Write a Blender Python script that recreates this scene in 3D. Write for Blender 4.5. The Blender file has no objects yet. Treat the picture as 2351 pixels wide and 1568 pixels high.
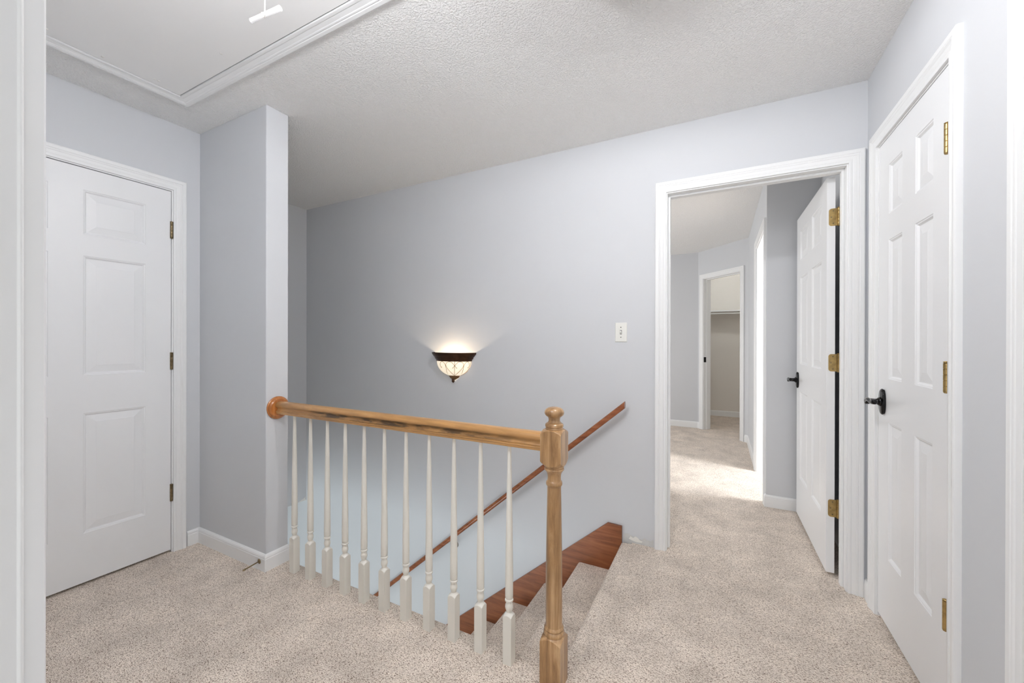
import bpy, math, random
from mathutils import Vector, Matrix
random.seed(7)
PI = math.pi
SC = bpy.context.scene
COL = SC.collection

# ------------------------------------------------------------------ camera, light, exposure
CAM_H = 1.2
cam_d = bpy.data.cameras.new('camera'); cam = bpy.data.objects.new('camera', cam_d); COL.objects.link(cam)
cam_d.sensor_fit = 'HORIZONTAL'; cam_d.sensor_width = 36.0; cam_d.lens = 915.165 / 2351 * 36.0
cam_d.clip_start = 0.02; cam_d.clip_end = 60
yaw, pitch, roll = 0.479752, -0.00138665, 0.0020757
fw = Vector((-math.sin(yaw) * math.cos(pitch), math.cos(yaw) * math.cos(pitch), math.sin(pitch)))
rt = Vector((math.cos(yaw), math.sin(yaw), 0)); up = rt.cross(fw)
r2 = rt * math.cos(roll) + up * math.sin(roll); u2 = -rt * math.sin(roll) + up * math.cos(roll)
m = Matrix((r2, u2, -fw)).transposed().to_4x4(); m.translation = Vector((0, 0, CAM_H))
cam.matrix_world = m
SC.camera = cam

world = bpy.data.worlds.new('world'); SC.world = world; world.use_nodes = True
world.node_tree.nodes['Background'].inputs[0].default_value = (0.75, 0.85, 1.0, 1)
world.node_tree.nodes['Background'].inputs[1].default_value = 0.0

vs = SC.view_settings
vs.view_transform = 'Standard'; vs.look = 'None'; vs.gamma = 1.0; vs.use_curve_mapping = False
vs.exposure = 0.0
SC.cycles.use_denoising = True
SC.cycles.max_bounces = 10; SC.cycles.diffuse_bounces = 8

LAMP = 720        # hall ceiling bulb, radiance
SCONCE = 260      # bulb inside the wall sconce
ROOMW = 30       # added fill light behind the camera, set in an unseen window
SHADE = 0.62       # glow of the sconce glass
FILL_LAMP = 64        # globe of an unseen hall lamp added for fill
CLOS = 260        # bulb in the far closet
SIDEW = 150       # daylight of the bright side room
LOWW = 95        # bluish daylight of the lower floor
FARW = 40        # added area light of the far room

def area(name, loc, target, sx, sy, power, color):
    d = bpy.data.lights.new(name, 'AREA'); d.shape = 'RECTANGLE'; d.size = sx; d.size_y = sy
    d.energy = power; d.color = color
    o = bpy.data.objects.new(name, d); COL.objects.link(o); o.location = loc
    o.rotation_euler = (Vector(target) - Vector(loc)).to_track_quat('-Z', 'Y').to_euler()
    return o
area('fill_light_bedroom', (0.15, -1.62, 1.15), (0.0, 0, 1.2), 2.6, 1.9, ROOMW, (0.97, 0.985, 1.0))  # fill added to light the hall from behind the camera
area('window_daylight_side_room', (2.45, 3.75, 1.55), (0.0, 3.95, 0.15), 0.9, 1.0, SIDEW, (0.97, 0.985, 1.0))
area('window_daylight_lower_floor', (-2.8, -1.5, -1.45), (-2.5, 2.4, -0.9), 2.8, 1.7, LOWW, (0.84, 0.95, 1.0))
area('fill_light_far_room', (-3.35, 4.3, 1.5), (0.0, 4.6, 1.4), 1.4, 1.2, FARW, (0.97, 0.985, 1.0))  # area light added to brighten the far room; no window built

# ------------------------------------------------------------------ materials
def s2l(c):
    return tuple(((x / 255.0) / 12.92 if x / 255.0 <= 0.04045 else ((x / 255.0 + 0.055) / 1.055) ** 2.4) for x in c) + (1,)

def mat(name, rgb, rough=0.5, metal=0.0, spec=0.5, bump=None, coat=0.0, vary=0.0, vscale=2.0):
    mt = bpy.data.materials.new(name); mt.use_nodes = True
    nt = mt.node_tree; b = nt.nodes['Principled BSDF']
    b.inputs['Base Color'].default_value = s2l(rgb); b.inputs['Roughness'].default_value = rough
    b.inputs['Metallic'].default_value = metal; b.inputs['Specular IOR Level'].default_value = spec
    b.inputs['Coat Weight'].default_value = coat
    tc = nt.nodes.new('ShaderNodeTexCoord')
    if vary:
        n = nt.nodes.new('ShaderNodeTexNoise'); n.inputs['Scale'].default_value = vscale; n.inputs['Detail'].default_value = 4
        nt.links.new(tc.outputs['Object'], n.inputs['Vector'])
        r = nt.nodes.new('ShaderNodeValToRGB')
        c = s2l(rgb)
        r.color_ramp.elements[0].position = 0.3; r.color_ramp.elements[1].position = 0.7
        r.color_ramp.elements[0].color = tuple(x * (1 - vary) for x in c[:3]) + (1,)
        r.color_ramp.elements[1].color = tuple(min(1, x * (1 + vary)) for x in c[:3]) + (1,)
        nt.links.new(n.outputs['Fac'], r.inputs['Fac']); nt.links.new(r.outputs['Color'], b.inputs['Base Color'])
    if bump:
        sc, st, dist = bump
        n = nt.nodes.new('ShaderNodeTexNoise'); n.inputs['Scale'].default_value = sc; n.inputs['Detail'].default_value = 3
        nt.links.new(tc.outputs['Object'], n.inputs['Vector'])
        bp = nt.nodes.new('ShaderNodeBump'); bp.inputs['Strength'].default_value = st; bp.inputs['Distance'].default_value = dist
        nt.links.new(n.outputs['Fac'], bp.inputs['Height']); nt.links.new(bp.outputs['Normal'], b.inputs['Normal'])
    return mt

def carpet_mat(name, light, mid, dark):
    mt = bpy.data.materials.new(name); mt.use_nodes = True
    nt = mt.node_tree; b = nt.nodes['Principled BSDF']; L = nt.links.new
    b.inputs['Roughness'].default_value = 1.0; b.inputs['Specular IOR Level'].default_value = 0.05
    b.inputs['Sheen Weight'].default_value = 0.15
    tc = nt.nodes.new('ShaderNodeTexCoord')
    # twisted tufts: short streaks of two directions, dark gaps between pale yarn
    def streak(rot, sc, scale):
        mp = nt.nodes.new('ShaderNodeMapping'); mp.inputs['Rotation'].default_value = rot; mp.inputs['Scale'].default_value = sc
        L(tc.outputs['Object'], mp.inputs['Vector'])
        n = nt.nodes.new('ShaderNodeTexNoise'); n.inputs['Scale'].default_value = scale; n.inputs['Detail'].default_value = 1.5; n.inputs['Roughness'].default_value = 0.5
        n.inputs['Distortion'].default_value = 0.8
        L(mp.outputs['Vector'], n.inputs['Vector']); return n.outputs['Fac']
    s1 = streak((0.3, 0.2, 0.7), (1.0, 1.9, 1.3), 185); s2 = streak((0.1, 0.5, -0.5), (1.0, 1.7, 1.2), 280)
    mm = nt.nodes.new('ShaderNodeMix'); mm.data_type = 'FLOAT'; mm.inputs['Factor'].default_value = 0.42
    L(s1, mm.inputs[2]); L(s2, mm.inputs[3]); hgt = mm.outputs[0]
    r = nt.nodes.new('ShaderNodeValToRGB'); e = r.color_ramp.elements
    e[0].position = 0.385; e[0].color = s2l(dark); e[1].position = 0.585; e[1].color = s2l(light)
    k = r.color_ramp.elements.new(0.475); k.color = s2l(mid)
    L(hgt, r.inputs['Fac'])
    # broad soft variation of the pile lie
    bn = nt.nodes.new('ShaderNodeTexNoise'); bn.inputs['Scale'].default_value = 5.5; bn.inputs['Detail'].default_value = 5; bn.inputs['Roughness'].default_value = 0.6
    L(tc.outputs['Object'], bn.inputs['Vector'])
    br = nt.nodes.new('ShaderNodeMapRange'); br.inputs['From Min'].default_value = 0.3; br.inputs['From Max'].default_value = 0.7
    br.inputs['To Min'].default_value = 0.80; br.inputs['To Max'].default_value = 1.1
    L(bn.outputs['Fac'], br.inputs['Value'])
    mul = nt.nodes.new('ShaderNodeVectorMath'); mul.operation = 'SCALE'
    L(r.outputs['Color'], mul.inputs[0]); L(br.outputs['Result'], mul.inputs['Scale'])
    L(mul.outputs['Vector'], b.inputs['Base Color'])
    bp = nt.nodes.new('ShaderNodeBump'); bp.inputs['Strength'].default_value = 0.8; bp.inputs['Distance'].default_value = 0.005
    L(hgt, bp.inputs['Height']); L(bp.outputs['Normal'], b.inputs['Normal'])
    return mt

def wood_mat(name, c1, c2, c3, axis=0, rough=0.28, smudge=False, coat=0.3):
    mt = bpy.data.materials.new(name); mt.use_nodes = True
    nt = mt.node_tree; b = nt.nodes['Principled BSDF']; L = nt.links.new
    b.inputs['Roughness'].default_value = rough; b.inputs['Coat Weight'].default_value = coat; b.inputs['Coat Roughness'].default_value = 0.15
    tc = nt.nodes.new('ShaderNodeTexCoord')
    mp = nt.nodes.new('ShaderNodeMapping'); sc = [22.0, 22.0, 22.0]; sc[axis] = 1.8
    mp.inputs['Scale'].default_value = sc
    L(tc.outputs['Object'], mp.inputs['Vector'])
    n = nt.nodes.new('ShaderNodeTexNoise'); n.inputs['Scale'].default_value = 1.6; n.inputs['Detail'].default_value = 6; n.inputs['Roughness'].default_value = 0.65
    n.inputs['Distortion'].default_value = 0.6
    L(mp.outputs['Vector'], n.inputs['Vector'])
    r = nt.nodes.new('ShaderNodeValToRGB'); e = r.color_ramp.elements
    e[0].position = 0.28; e[0].color = s2l(c1); e[1].position = 0.72; e[1].color = s2l(c3)
    k = e.new(0.5); k.color = s2l(c2)
    L(n.outputs['Fac'], r.inputs['Fac'])
    out = r.outputs['Color']
    # blotchy stain
    n2 = nt.nodes.new('ShaderNodeTexNoise'); n2.inputs['Scale'].default_value = 9; n2.inputs['Detail'].default_value = 4
    L(tc.outputs['Object'], n2.inputs['Vector'])
    mr = nt.nodes.new('ShaderNodeMapRange'); mr.inputs['From Min'].default_value = 0.35; mr.inputs['From Max'].default_value = 0.7
    mr.inputs['To Min'].default_value = 1.06; mr.inputs['To Max'].default_value = 0.84
    L(n2.outputs['Fac'], mr.inputs['Value'])
    mu = nt.nodes.new('ShaderNodeVectorMath'); mu.operation = 'SCALE'; L(out, mu.inputs[0]); L(mr.outputs['Result'], mu.inputs['Scale'])
    out = mu.outputs['Vector']
    if smudge:
        # dark worn handling marks along the middle of the side of the rail
        sp = nt.nodes.new('ShaderNodeSeparateXYZ'); L(tc.outputs['Object'], sp.inputs[0])
        def window(sock, a, b_, c, d):
            up_ = nt.nodes.new('ShaderNodeMapRange'); up_.inputs['From Min'].default_value = a; up_.inputs['From Max'].default_value = b_
            dn_ = nt.nodes.new('ShaderNodeMapRange'); dn_.inputs['From Min'].default_value = c; dn_.inputs['From Max'].default_value = d
            dn_.inputs['To Min'].default_value = 1; dn_.inputs['To Max'].default_value = 0
            L(sock, up_.inputs['Value']); L(sock, dn_.inputs['Value'])
            q = nt.nodes.new('ShaderNodeMath'); q.operation = 'MULTIPLY'; L(up_.outputs[0], q.inputs[0]); L(dn_.outputs[0], q.inputs[1])
            return q.outputs[0]
        wx = window(sp.outputs['X'], *smudge[0]); wz = window(sp.outputs['Z'], *smudge[1])
        q = nt.nodes.new('ShaderNodeMath'); q.operation = 'MULTIPLY'; L(wx, q.inputs[0]); L(wz, q.inputs[1])
        mp3 = nt.nodes.new('ShaderNodeMapping'); mp3.inputs['Scale'].default_value = (9, 30, 40); L(tc.outputs['Object'], mp3.inputs['Vector'])
        n3 = nt.nodes.new('ShaderNodeTexNoise'); n3.inputs['Scale'].default_value = 1.3; n3.inputs['Detail'].default_value = 5
        L(mp3.outputs['Vector'], n3.inputs['Vector'])
        mr3 = nt.nodes.new('ShaderNodeMapRange'); mr3.inputs['From Min'].default_value = 0.40; mr3.inputs['From Max'].default_value = 0.54
        L(n3.outputs['Fac'], mr3.inputs['Value'])
        q2 = nt.nodes.new('ShaderNodeMath'); q2.operation = 'MULTIPLY'; L(q.outputs[0], q2.inputs[0]); L(mr3.outputs[0], q2.inputs[1])
        mx = nt.nodes.new('ShaderNodeMix'); mx.data_type = 'RGBA'; L(q2.outputs[0], mx.inputs['Factor'])
        L(out, mx.inputs[6]); mx.inputs[7].default_value = s2l((84, 62, 38)); out = mx.outputs[2]
    L(out, b.inputs['Base Color'])
    bp = nt.nodes.new('ShaderNodeBump'); bp.inputs['Strength'].default_value = 0.06; bp.inputs['Distance'].default_value = 0.002
    L(n.outputs['Fac'], bp.inputs['Height']); L(bp.outputs['Normal'], b.inputs['Normal'])
    return mt

def popcorn_mat(name, rgb):
    mt = mat(name, rgb, rough=0.95, spec=0.1)
    nt = mt.node_tree; b = nt.nodes['Principled BSDF']; L = nt.links.new
    tc = nt.nodes.new('ShaderNodeTexCoord')
    n = nt.nodes.new('ShaderNodeTexNoise'); n.inputs['Scale'].default_value = 125; n.inputs['Detail'].default_value = 3; n.inputs['Roughness'].default_value = 0.55
    L(tc.outputs['Object'], n.inputs['Vector'])
    mr = nt.nodes.new('ShaderNodeMapRange'); mr.inputs['From Min'].default_value = 0.42; mr.inputs['From Max'].default_value = 0.68
    L(n.outputs['Fac'], mr.inputs['Value'])
    bp = nt.nodes.new('ShaderNodeBump'); bp.inputs['Strength'].default_value = 0.75; bp.inputs['Distance'].default_value = 0.005
    L(mr.outputs[0], bp.inputs['Height']); L(bp.outputs['Normal'], b.inputs['Normal'])
    return mt

def emis(name, rgb, strength):
    mt = bpy.data.materials.new(name); mt.use_nodes = True; nt = mt.node_tree
    b = nt.nodes['Principled BSDF']; b.inputs['Base Color'].default_value = s2l(rgb)
    b.inputs['Emission Color'].default_value = s2l(rgb); b.inputs['Emission Strength'].default_value = strength
    return mt

M = {}
M['wall'] = mat('grey_wall_paint', (209, 211, 214), rough=0.72, spec=0.25, bump=(160, 0.08, 0.001), vary=0.012, vscale=1.3)
M['closet_wall'] = mat('pale_closet_wall', (228, 224, 218), rough=0.8, spec=0.2)
M['ceiling'] = popcorn_mat('popcorn_ceiling', (248, 248, 247))
M['trim'] = mat('white_trim_paint', (236, 237, 237), rough=0.34, spec=0.45, bump=(60, 0.03, 0.001))
M['door'] = mat('white_door_paint', (235, 236, 237), rough=0.36, spec=0.45, bump=(240, 0.05, 0.001))
M['hatch'] = mat('white_hatch_board', (241, 241, 240), rough=0.6, spec=0.3)
M['carpet'] = carpet_mat('beige_twist_carpet', (250, 239, 227), (226, 211, 196), (112, 90, 72))
M['rail_wood'] = wood_mat('honey_oak_rail', (148, 106, 58), (184, 138, 84), (206, 162, 108), axis=0,
                          smudge=((0.24, 0.34, 1.10, 1.60), (0.828, 0.832, 0.850, 0.857)))
M['newel_wood'] = wood_mat('light_stained_maple', (106, 74, 42), (164, 126, 84), (202, 168, 126), axis=2, rough=0.3)
M['rosette_wood'] = wood_mat('orange_oak', (156, 92, 40), (186, 116, 58), (204, 140, 80), axis=2, rough=0.25)
M['skirt_wood'] = wood_mat('reddish_stained_pine', (104, 56, 28), (138, 78, 42), (160, 98, 58), axis=0, rough=0.4, coat=0.15)
M['wall_rail_wood'] = wood_mat('reddish_oak_handrail', (118, 62, 34), (146, 84, 50), (172, 110, 70), axis=0, rough=0.25)
M['baluster'] = mat('cream_baluster_paint', (230, 227, 218), rough=0.36, spec=0.45, bump=(120, 0.05, 0.001))
M['black'] = mat('glossy_black_metal', (20, 20, 21), rough=0.09, metal=0.5, spec=0.6)
M['brass'] = mat('aged_brass', (176, 150, 100), rough=0.32, metal=1.0, vary=0.18, vscale=60)
M['antique'] = mat('antique_brass', (138, 122, 94), rough=0.38, metal=1.0, vary=0.25, vscale=60)
M['bronze'] = mat('dark_bronze', (70, 48, 34), rough=0.35, metal=0.7, vary=0.3, vscale=25)
M['wire'] = mat('bronze_scroll_wire', (132, 100, 66), rough=0.4, metal=0.5)
M['steel'] = mat('brushed_nickel', (165, 162, 152), rough=0.3, metal=1.0)
M['plate'] = mat('ivory_switch_plate', (232, 232, 226), rough=0.35)
M['slot'] = mat('dark_slot_and_gap_shade', (96, 94, 90), rough=0.6)  # also colours the shaded gap around the hatch panel
M['plastic'] = mat('milky_plastic', (240, 240, 240), rough=0.25); M['plastic'].node_tree.nodes['Principled BSDF'].inputs['Alpha'].default_value = 0.4
M['cord'] = mat('white_cord', (232, 230, 226), rough=0.8)
M['patch'] = mat('bare_white_plaster', (236, 235, 230), rough=0.85)
M['scuff'] = mat('scraped_wall_primer', (206, 206, 204), rough=0.85, vary=0.05, vscale=40)
M['shade'] = emis('lit_alabaster_glass', (255, 240, 214), SHADE)
M['bulb'] = emis('lit_bulb', (255, 236, 205), SCONCE)
M['closet_bulb'] = emis('lit_closet_bulb', (250, 251, 250), CLOS)
M['globe'] = emis('fill_globe_glow', (252, 252, 255), FILL_LAMP)
M['lamp'] = emis('lit_ceiling_bulb', (252, 252, 255), LAMP)

# ------------------------------------------------------------------ mesh helpers
class MB:
    def __init__(s): s.v = []; s.f = []; s.sm = []
    def add(s, vs_, fs, smooth=False):
        b = len(s.v); s.v += [tuple(x) for x in vs_]; s.f += [tuple(b + i for i in f) for f in fs]; s.sm += [smooth] * len(fs)
    def box(s, x0, x1, y0, y1, z0, z1):
        s.add([(x0, y0, z0), (x1, y0, z0), (x1, y1, z0), (x0, y1, z0), (x0, y0, z1), (x1, y0, z1), (x1, y1, z1), (x0, y1, z1)],
              [(0, 3, 2, 1), (4, 5, 6, 7), (0, 1, 5, 4), (1, 2, 6, 5), (2, 3, 7, 6), (3, 0, 4, 7)])
    def loft(s, rings, smooth=False, caps=True, closed=True):
        n = len(rings[0]); vs_ = [p for r in rings for p in r]; fs = []
        for i in range(len(rings) - 1):
            for j in range(n if closed else n - 1):
                k = (j + 1) % n
                fs.append((i * n + j, i * n + k, (i + 1) * n + k, (i + 1) * n + j))
        s.add(vs_, fs, smooth)
        if caps:
            b = len(s.v) - len(vs_)
            s.f.append(tuple(b + j for j in reversed(range(n)))); s.sm.append(False)
            s.f.append(tuple(b + (len(rings) - 1) * n + j for j in range(n))); s.sm.append(False)
    def prism(s, pts, fn0, fn1):      # pts 2D; fn maps a 2D point to 3D at both ends
        s.loft([[fn0(p) for p in pts], [fn1(p) for p in pts]])
    def tube(s, path, r, n=10, smooth=True, caps=True):
        rings = []; path = [Vector(p) for p in path]; prev = None
        for i, p in enumerate(path):
            t = (path[min(i + 1, len(path) - 1)] - path[max(i - 1, 0)]).normalized()
            if prev is None:
                a = Vector((0, 0, 1)) if abs(t.z) < 0.9 else Vector((1, 0, 0)); x = t.cross(a).normalized()
            else:
                x = (prev - t * prev.dot(t)).normalized()
            prev = x; y = t.cross(x); rr = r[i] if isinstance(r, (list, tuple)) else r
            rings.append([p + (x * math.cos(2 * PI * k / n) + y * math.sin(2 * PI * k / n)) * rr for k in range(n)])
        s.loft(rings, smooth, caps)
    def lathe(s, prof, c=(0, 0, 0), axis='Z', n=32, half=None, smooth=True, sgn=1):   # prof = [(r, h)]
        if half:
            dense = [prof[0]]
            for (ra, ha), (rb, hb) in zip(prof, prof[1:]):
                k = max(1, min(14, int(abs(rb - ra) / (half * 0.03)))) if max(ra, rb) > half * 0.98 and abs(hb - ha) > 1e-6 else 1
                dense += [(ra + (rb - ra) * q / k, ha + (hb - ha) * q / k) for q in range(1, k + 1)]
            prof = dense
        rings = []
        for r, h in prof:
            ring = []
            for k in range(n):
                a = 2 * PI * k / n
                x, y = r * math.cos(a), r * math.sin(a)
                if half: r_lim = half / max(abs(math.cos(a)), abs(math.sin(a))); q = min(r, r_lim); x, y = q * math.cos(a), q * math.sin(a)
                if axis == 'Z': p = (c[0] + x, c[1] + y, c[2] + h)
                elif axis == 'X': p = (c[0] + sgn * h, c[1] + x, c[2] + y)
                else: p = (c[0] + x, c[1] + sgn * h, c[2] + y)
                ring.append(p)
            rings.append(ring)
        s.loft(rings, smooth)
    def build(s, name, material, parent=None, world=False, bevel=0.0, sub=0, autosm=None):
        off = Vector((0, 0, 0))
        if parent is not None and world:
            off = parent.location.copy(); q = parent.parent
            while q: off += q.location; q = q.parent
        me = bpy.data.meshes.new(name); me.from_pydata([tuple(Vector(p) - off) for p in s.v], [], s.f); me.update()
        me.polygons.foreach_set('use_smooth', s.sm)
        me.materials.append(material)
        import bmesh
        bm = bmesh.new(); bm.from_mesh(me); bmesh.ops.recalc_face_normals(bm, faces=bm.faces); bm.to_mesh(me); bm.free()
        o = bpy.data.objects.new(name, me); COL.objects.link(o)
        if parent is not None: o.parent = parent
        if bevel:
            md = o.modifiers.new('bevel', 'BEVEL'); md.width = bevel; md.segments = 2; md.limit_method = 'ANGLE'; md.angle_limit = math.radians(40)
        return o

def smooth_by_angle(o, deg=35):
    for p in o.data.polygons: p.use_smooth = True
    o.data.set_sharp_from_angle(angle=math.radians(deg))
    return o

def tag(o, label, cat, group=None, kind=None):
    o['label'] = label; o['category'] = cat
    if group: o['group'] = group
    if kind: o['kind'] = kind
    return o
def struct(o, label, cat): return tag(o, label, cat, kind='structure')
def empty(name, loc, rz=0.0):
    o = bpy.data.objects.new(name, None); COL.objects.link(o); o.location = loc; o.rotation_euler = (0, 0, rz)
    o.empty_display_size = 0.1; return o
def copy_tree(o, parent=None):
    c = o.copy(); COL.objects.link(c)
    if parent: c.parent = parent
    for ch in list(o.children): copy_tree(ch, c)
    return c

# ------------------------------------------------------------------ room dimensions
XL, XR = -2.752, 0.617           # hall side walls
YB, TB = 2.436, 0.115            # back wall near face, wall thickness
CE = 2.43
WX, WY0, WY1 = -2.095, 1.251, 1.371   # wing wall end, faces
XS = -3.449                       # stairwell left wall
LEDGE = 1.385; LAND = -0.519
FX, FY = 0.304, 3.43              # corner of the far room wall
LOW = -2.76

# ceiling and floors
b = MB(); b.box(-4.2, 3.0, -3.3, 7.5, CE, CE + 0.12); struct(b.build('ceiling', M['ceiling']), 'white popcorn-textured ceiling over the hallway and rooms', 'ceiling')
b = MB()
def fbox(x0, x1, y0, y1): b.box(x0, x1, y0, y1, -0.30, 0.0)
fbox(-4.2, 3.0, -3.3, LEDGE - 0.03)
fbox(LAND + 0.06, 3.0, LEDGE - 0.03, YB + 0.06)
fbox(-4.2, 3.0, YB + 0.06, 7.5)
b.build('floor', M['carpet']); fl = bpy.data.objects['floor']
struct(fl, 'beige speckled cut-pile carpet floor of the upstairs hallway and rooms', 'floor')
# rounded carpet nosing along the stairwell ledge (part of the floor)
b = MB(); prof = []
R = 0.03
prof = [(LEDGE - R, 0.0)] + [(LEDGE - R + R * math.sin(a), -R + R * math.cos(a)) for a in [PI / 2 * k / 8 for k in range(1, 9)]] + [(LEDGE, -0.30), (LEDGE - R, -0.30)]
b.loft([[(x, y, z) for y, z in prof] for x in (-2.5 - 0.95, LAND + 0.06)])
smooth_by_angle(b.build('carpet_edge', M['carpet'], fl), 50)

# lower level
b = MB(); b.box(-6.2, 1.2, -3.0, YB + 0.2, LOW - 0.1, LOW)
struct(b.build('floor_lower', M['carpet']), 'floor of the lower storey at the foot of the stairs', 'floor')

# walls
b = MB()
b.box(XL - TB, XL, 0.1, 0.290 - 0.022, 0, CE); b.box(XL - TB, XL, 1.113 + 0.018, WY0, 0, CE); b.box(XL - TB, XL, 0.268, 1.131, 2.062, CE)
struct(b.build('wall_left', M['wall']), 'pale grey left hallway wall with the closed white door', 'wall')
b = MB(); b.box(XL - TB, WX, WY0, WY1, 0, CE)
struct(b.build('wall_wing', M['wall'], bevel=0.004), 'short grey wing wall whose bright end carries the banister', 'wall')
b = MB(); b.box(XS - TB, XS, WY1 - 0.6, YB, -0.30, CE)
struct(b.build('wall_stairwell', M['wall']), 'grey left end wall of the stairwell', 'wall')
OX0, OX1, OH = -0.265, 0.540, 2.045       # doorway in back wall
b = MB()
b.box(-6.2, LAND + 0.05, YB, YB + TB, LOW, -0.30)
b.box(XS - TB, OX0 - 0.018, YB, YB + TB, -0.30, CE)
b.box(OX1 + 0.018, XR + TB, YB, YB + TB, 0, CE)
b.box(OX0 - 0.018, OX1 + 0.018, YB, YB + TB, OH + 0.018, CE)
wb = b.build('wall_back', M['wall']); struct(wb, 'long grey wall behind the stairs with the sconce and open doorway', 'wall')
b = MB()
RD0, RD1 = 1.672, 2.290           # right closed door clear opening
ND0, ND1 = 0.50, 1.310            # next opening on right wall
b.box(XR, XR + TB, RD1 + 0.018, YB, 0, CE); b.box(XR, XR + TB, ND1 + 0.018, RD0 - 0.018, 0, CE)
b.box(XR, XR + TB, RD0 - 0.018, RD1 + 0.018, 2.066, CE); b.box(XR, XR + TB, ND0 - 0.018, ND1 + 0.018, 2.066, CE)
b.box(XR, XR + TB, 0.1, ND0 - 0.018, 0, CE)
struct(b.build('wall_right', M['wall']), 'pale grey right hallway wall with the narrow closed door', 'wall')
# wall with the doorway the camera stands in, and the room behind it
CX0, CX1, CY0, CY1 = -0.45, 0.37, -0.02, 0.0945
b = MB(); b.box(XL - TB, CX0 - 0.018, CY0, CY1, 0, CE); b.box(CX1 + 0.018, XR + TB, CY0, CY1, 0, CE); b.box(CX0 - 0.018, CX1 + 0.018, CY0, CY1, 2.066, CE)
struct(b.build('wall_front', M['wall']), 'grey hallway wall around the nearest doorway', 'wall')
b = MB(); b.box(-2.0, -1.9, -1.8, CY0, 0, CE); b.box(2.0, 2.1, -1.8, CY0, 0, CE)
b.box(-2.0, -1.15, -1.8, -1.7, 0, CE); b.box(1.45, 2.1, -1.8, -1.7, 0, CE); b.box(-1.15, 1.45, -1.8, -1.7, 0, 0.2); b.box(-1.15, 1.45, -1.8, -1.7, 2.1, CE)
struct(b.build('wall_bedroom', M['wall']), 'walls of the bedroom behind the nearest doorway', 'wall')
b = MB()
for x0, x1, z0, z1 in [(-1.15, -1.09, 0.2, 2.1), (1.39, 1.45, 0.2, 2.1), (-1.09, 1.39, 0.2, 0.26), (-1.09, 1.39, 2.04, 2.1), (0.12, 0.18, 0.26, 2.04)]:
    b.box(x0, x1, -1.79, -1.69, z0, z1)
struct(b.build('window_1', M['trim']), 'unseen white window frame added around the bedroom fill light', 'window')  # window added to hold the bedroom fill light

# far room walls
b = MB()
b.box(FX, 0.62, FY, FY + 0.10, 0, CE)
b.box(0.62, 0.735, YB + TB, FY + 0.10, 0, CE)
SY0, SY1 = 3.53, 4.30
b.box(FX, FX + TB, SY1 + 0.018, 5.60, 0, CE); b.box(FX, FX + TB, SY0, SY1 + 0.018, 2.066, CE)
struct(b.build('wall_far_right', M['wall']), 'grey far room walls around the bright side doorway', 'wall')
AX = Vector((-0.262, 6.09, 0)); BX = Vector((0.304, 5.475, 0)); AD = (BX - AX).normalized(); AL = (BX - AX).length
AN = Vector((AD.y, -AD.x, 0))      # normal towards camera
if AN.y > 0: AN = -AN
def ang(s, t, z): p = AX + AD * s + AN * t; return (p.x, p.y, z)
def abox(mb, s0, s1, t0, t1, z0, z1):
    mb.add([ang(s0, t0, z0), ang(s1, t0, z0), ang(s1, t1, z0), ang(s0, t1, z0), ang(s0, t0, z1), ang(s1, t0, z1), ang(s1, t1, z1), ang(s0, t1, z1)],
           [(0, 3, 2, 1), (4, 5, 6, 7), (0, 1, 5, 4), (1, 2, 6, 5), (2, 3, 7, 6), (3, 0, 4, 7)])
CS0, CS1 = 0.105, 0.715
b = MB(); abox(b, -0.02, CS0 - 0.018, -TB, 0, 0, CE); abox(b, CS1 + 0.018, AL + 0.0, -TB, 0, 0, CE); abox(b, CS0 - 0.018, CS1 + 0.018, -TB, 0, 2.066, CE)
struct(b.build('wall_far_angled', M['wall']), 'grey angled wall of the far room holding the closet doorway', 'wall')
b = MB(); b.box(-3.6, -0.262, 6.09, 6.19, 0, CE); b.box(-3.7, -3.6, YB + TB, 6.18, 0, CE)
struct(b.build('wall_far_left', M['wall']), 'grey end wall at the left of the far room', 'wall')
b = MB(); b.box(-1.0, 1.1, 7.24, 7.34, 0, CE); b.box(-1.0, -0.9, 6.18, 7.24, 0, CE); b.box(1.0, 1.1, 5.6, 7.24, 0, CE); b.box(FX + TB, 1.1, 5.6, 5.68, 0, CE)
struct(b.build('wall_closet', M['closet_wall']), 'pale walls inside the far closet', 'wall')
b = MB(); b.box(FX + TB, 2.7, 5.45, 5.55, 0, CE); b.box(2.6, 2.7, 3.3, 5.5, 0, CE); b.box(0.735, 2.7, 3.33, 3.43, 0, CE)
struct(b.build('wall_side_room', M['wall']), 'walls of the bright side room', 'wall')

# lower storey walls
b = MB(); b.box(-6.3, -6.2, -3.0, YB + 0.1, LOW, -0.3); b.box(-0.75, 1.2, LEDGE - TB, LEDGE - 0.002, LOW, -0.3); b.box(1.1, 1.2, -3.0, YB, LOW, -0.3)
struct(b.build('wall_lower', M['wall']), 'grey walls of the lower storey beside the stairs', 'wall')

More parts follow.
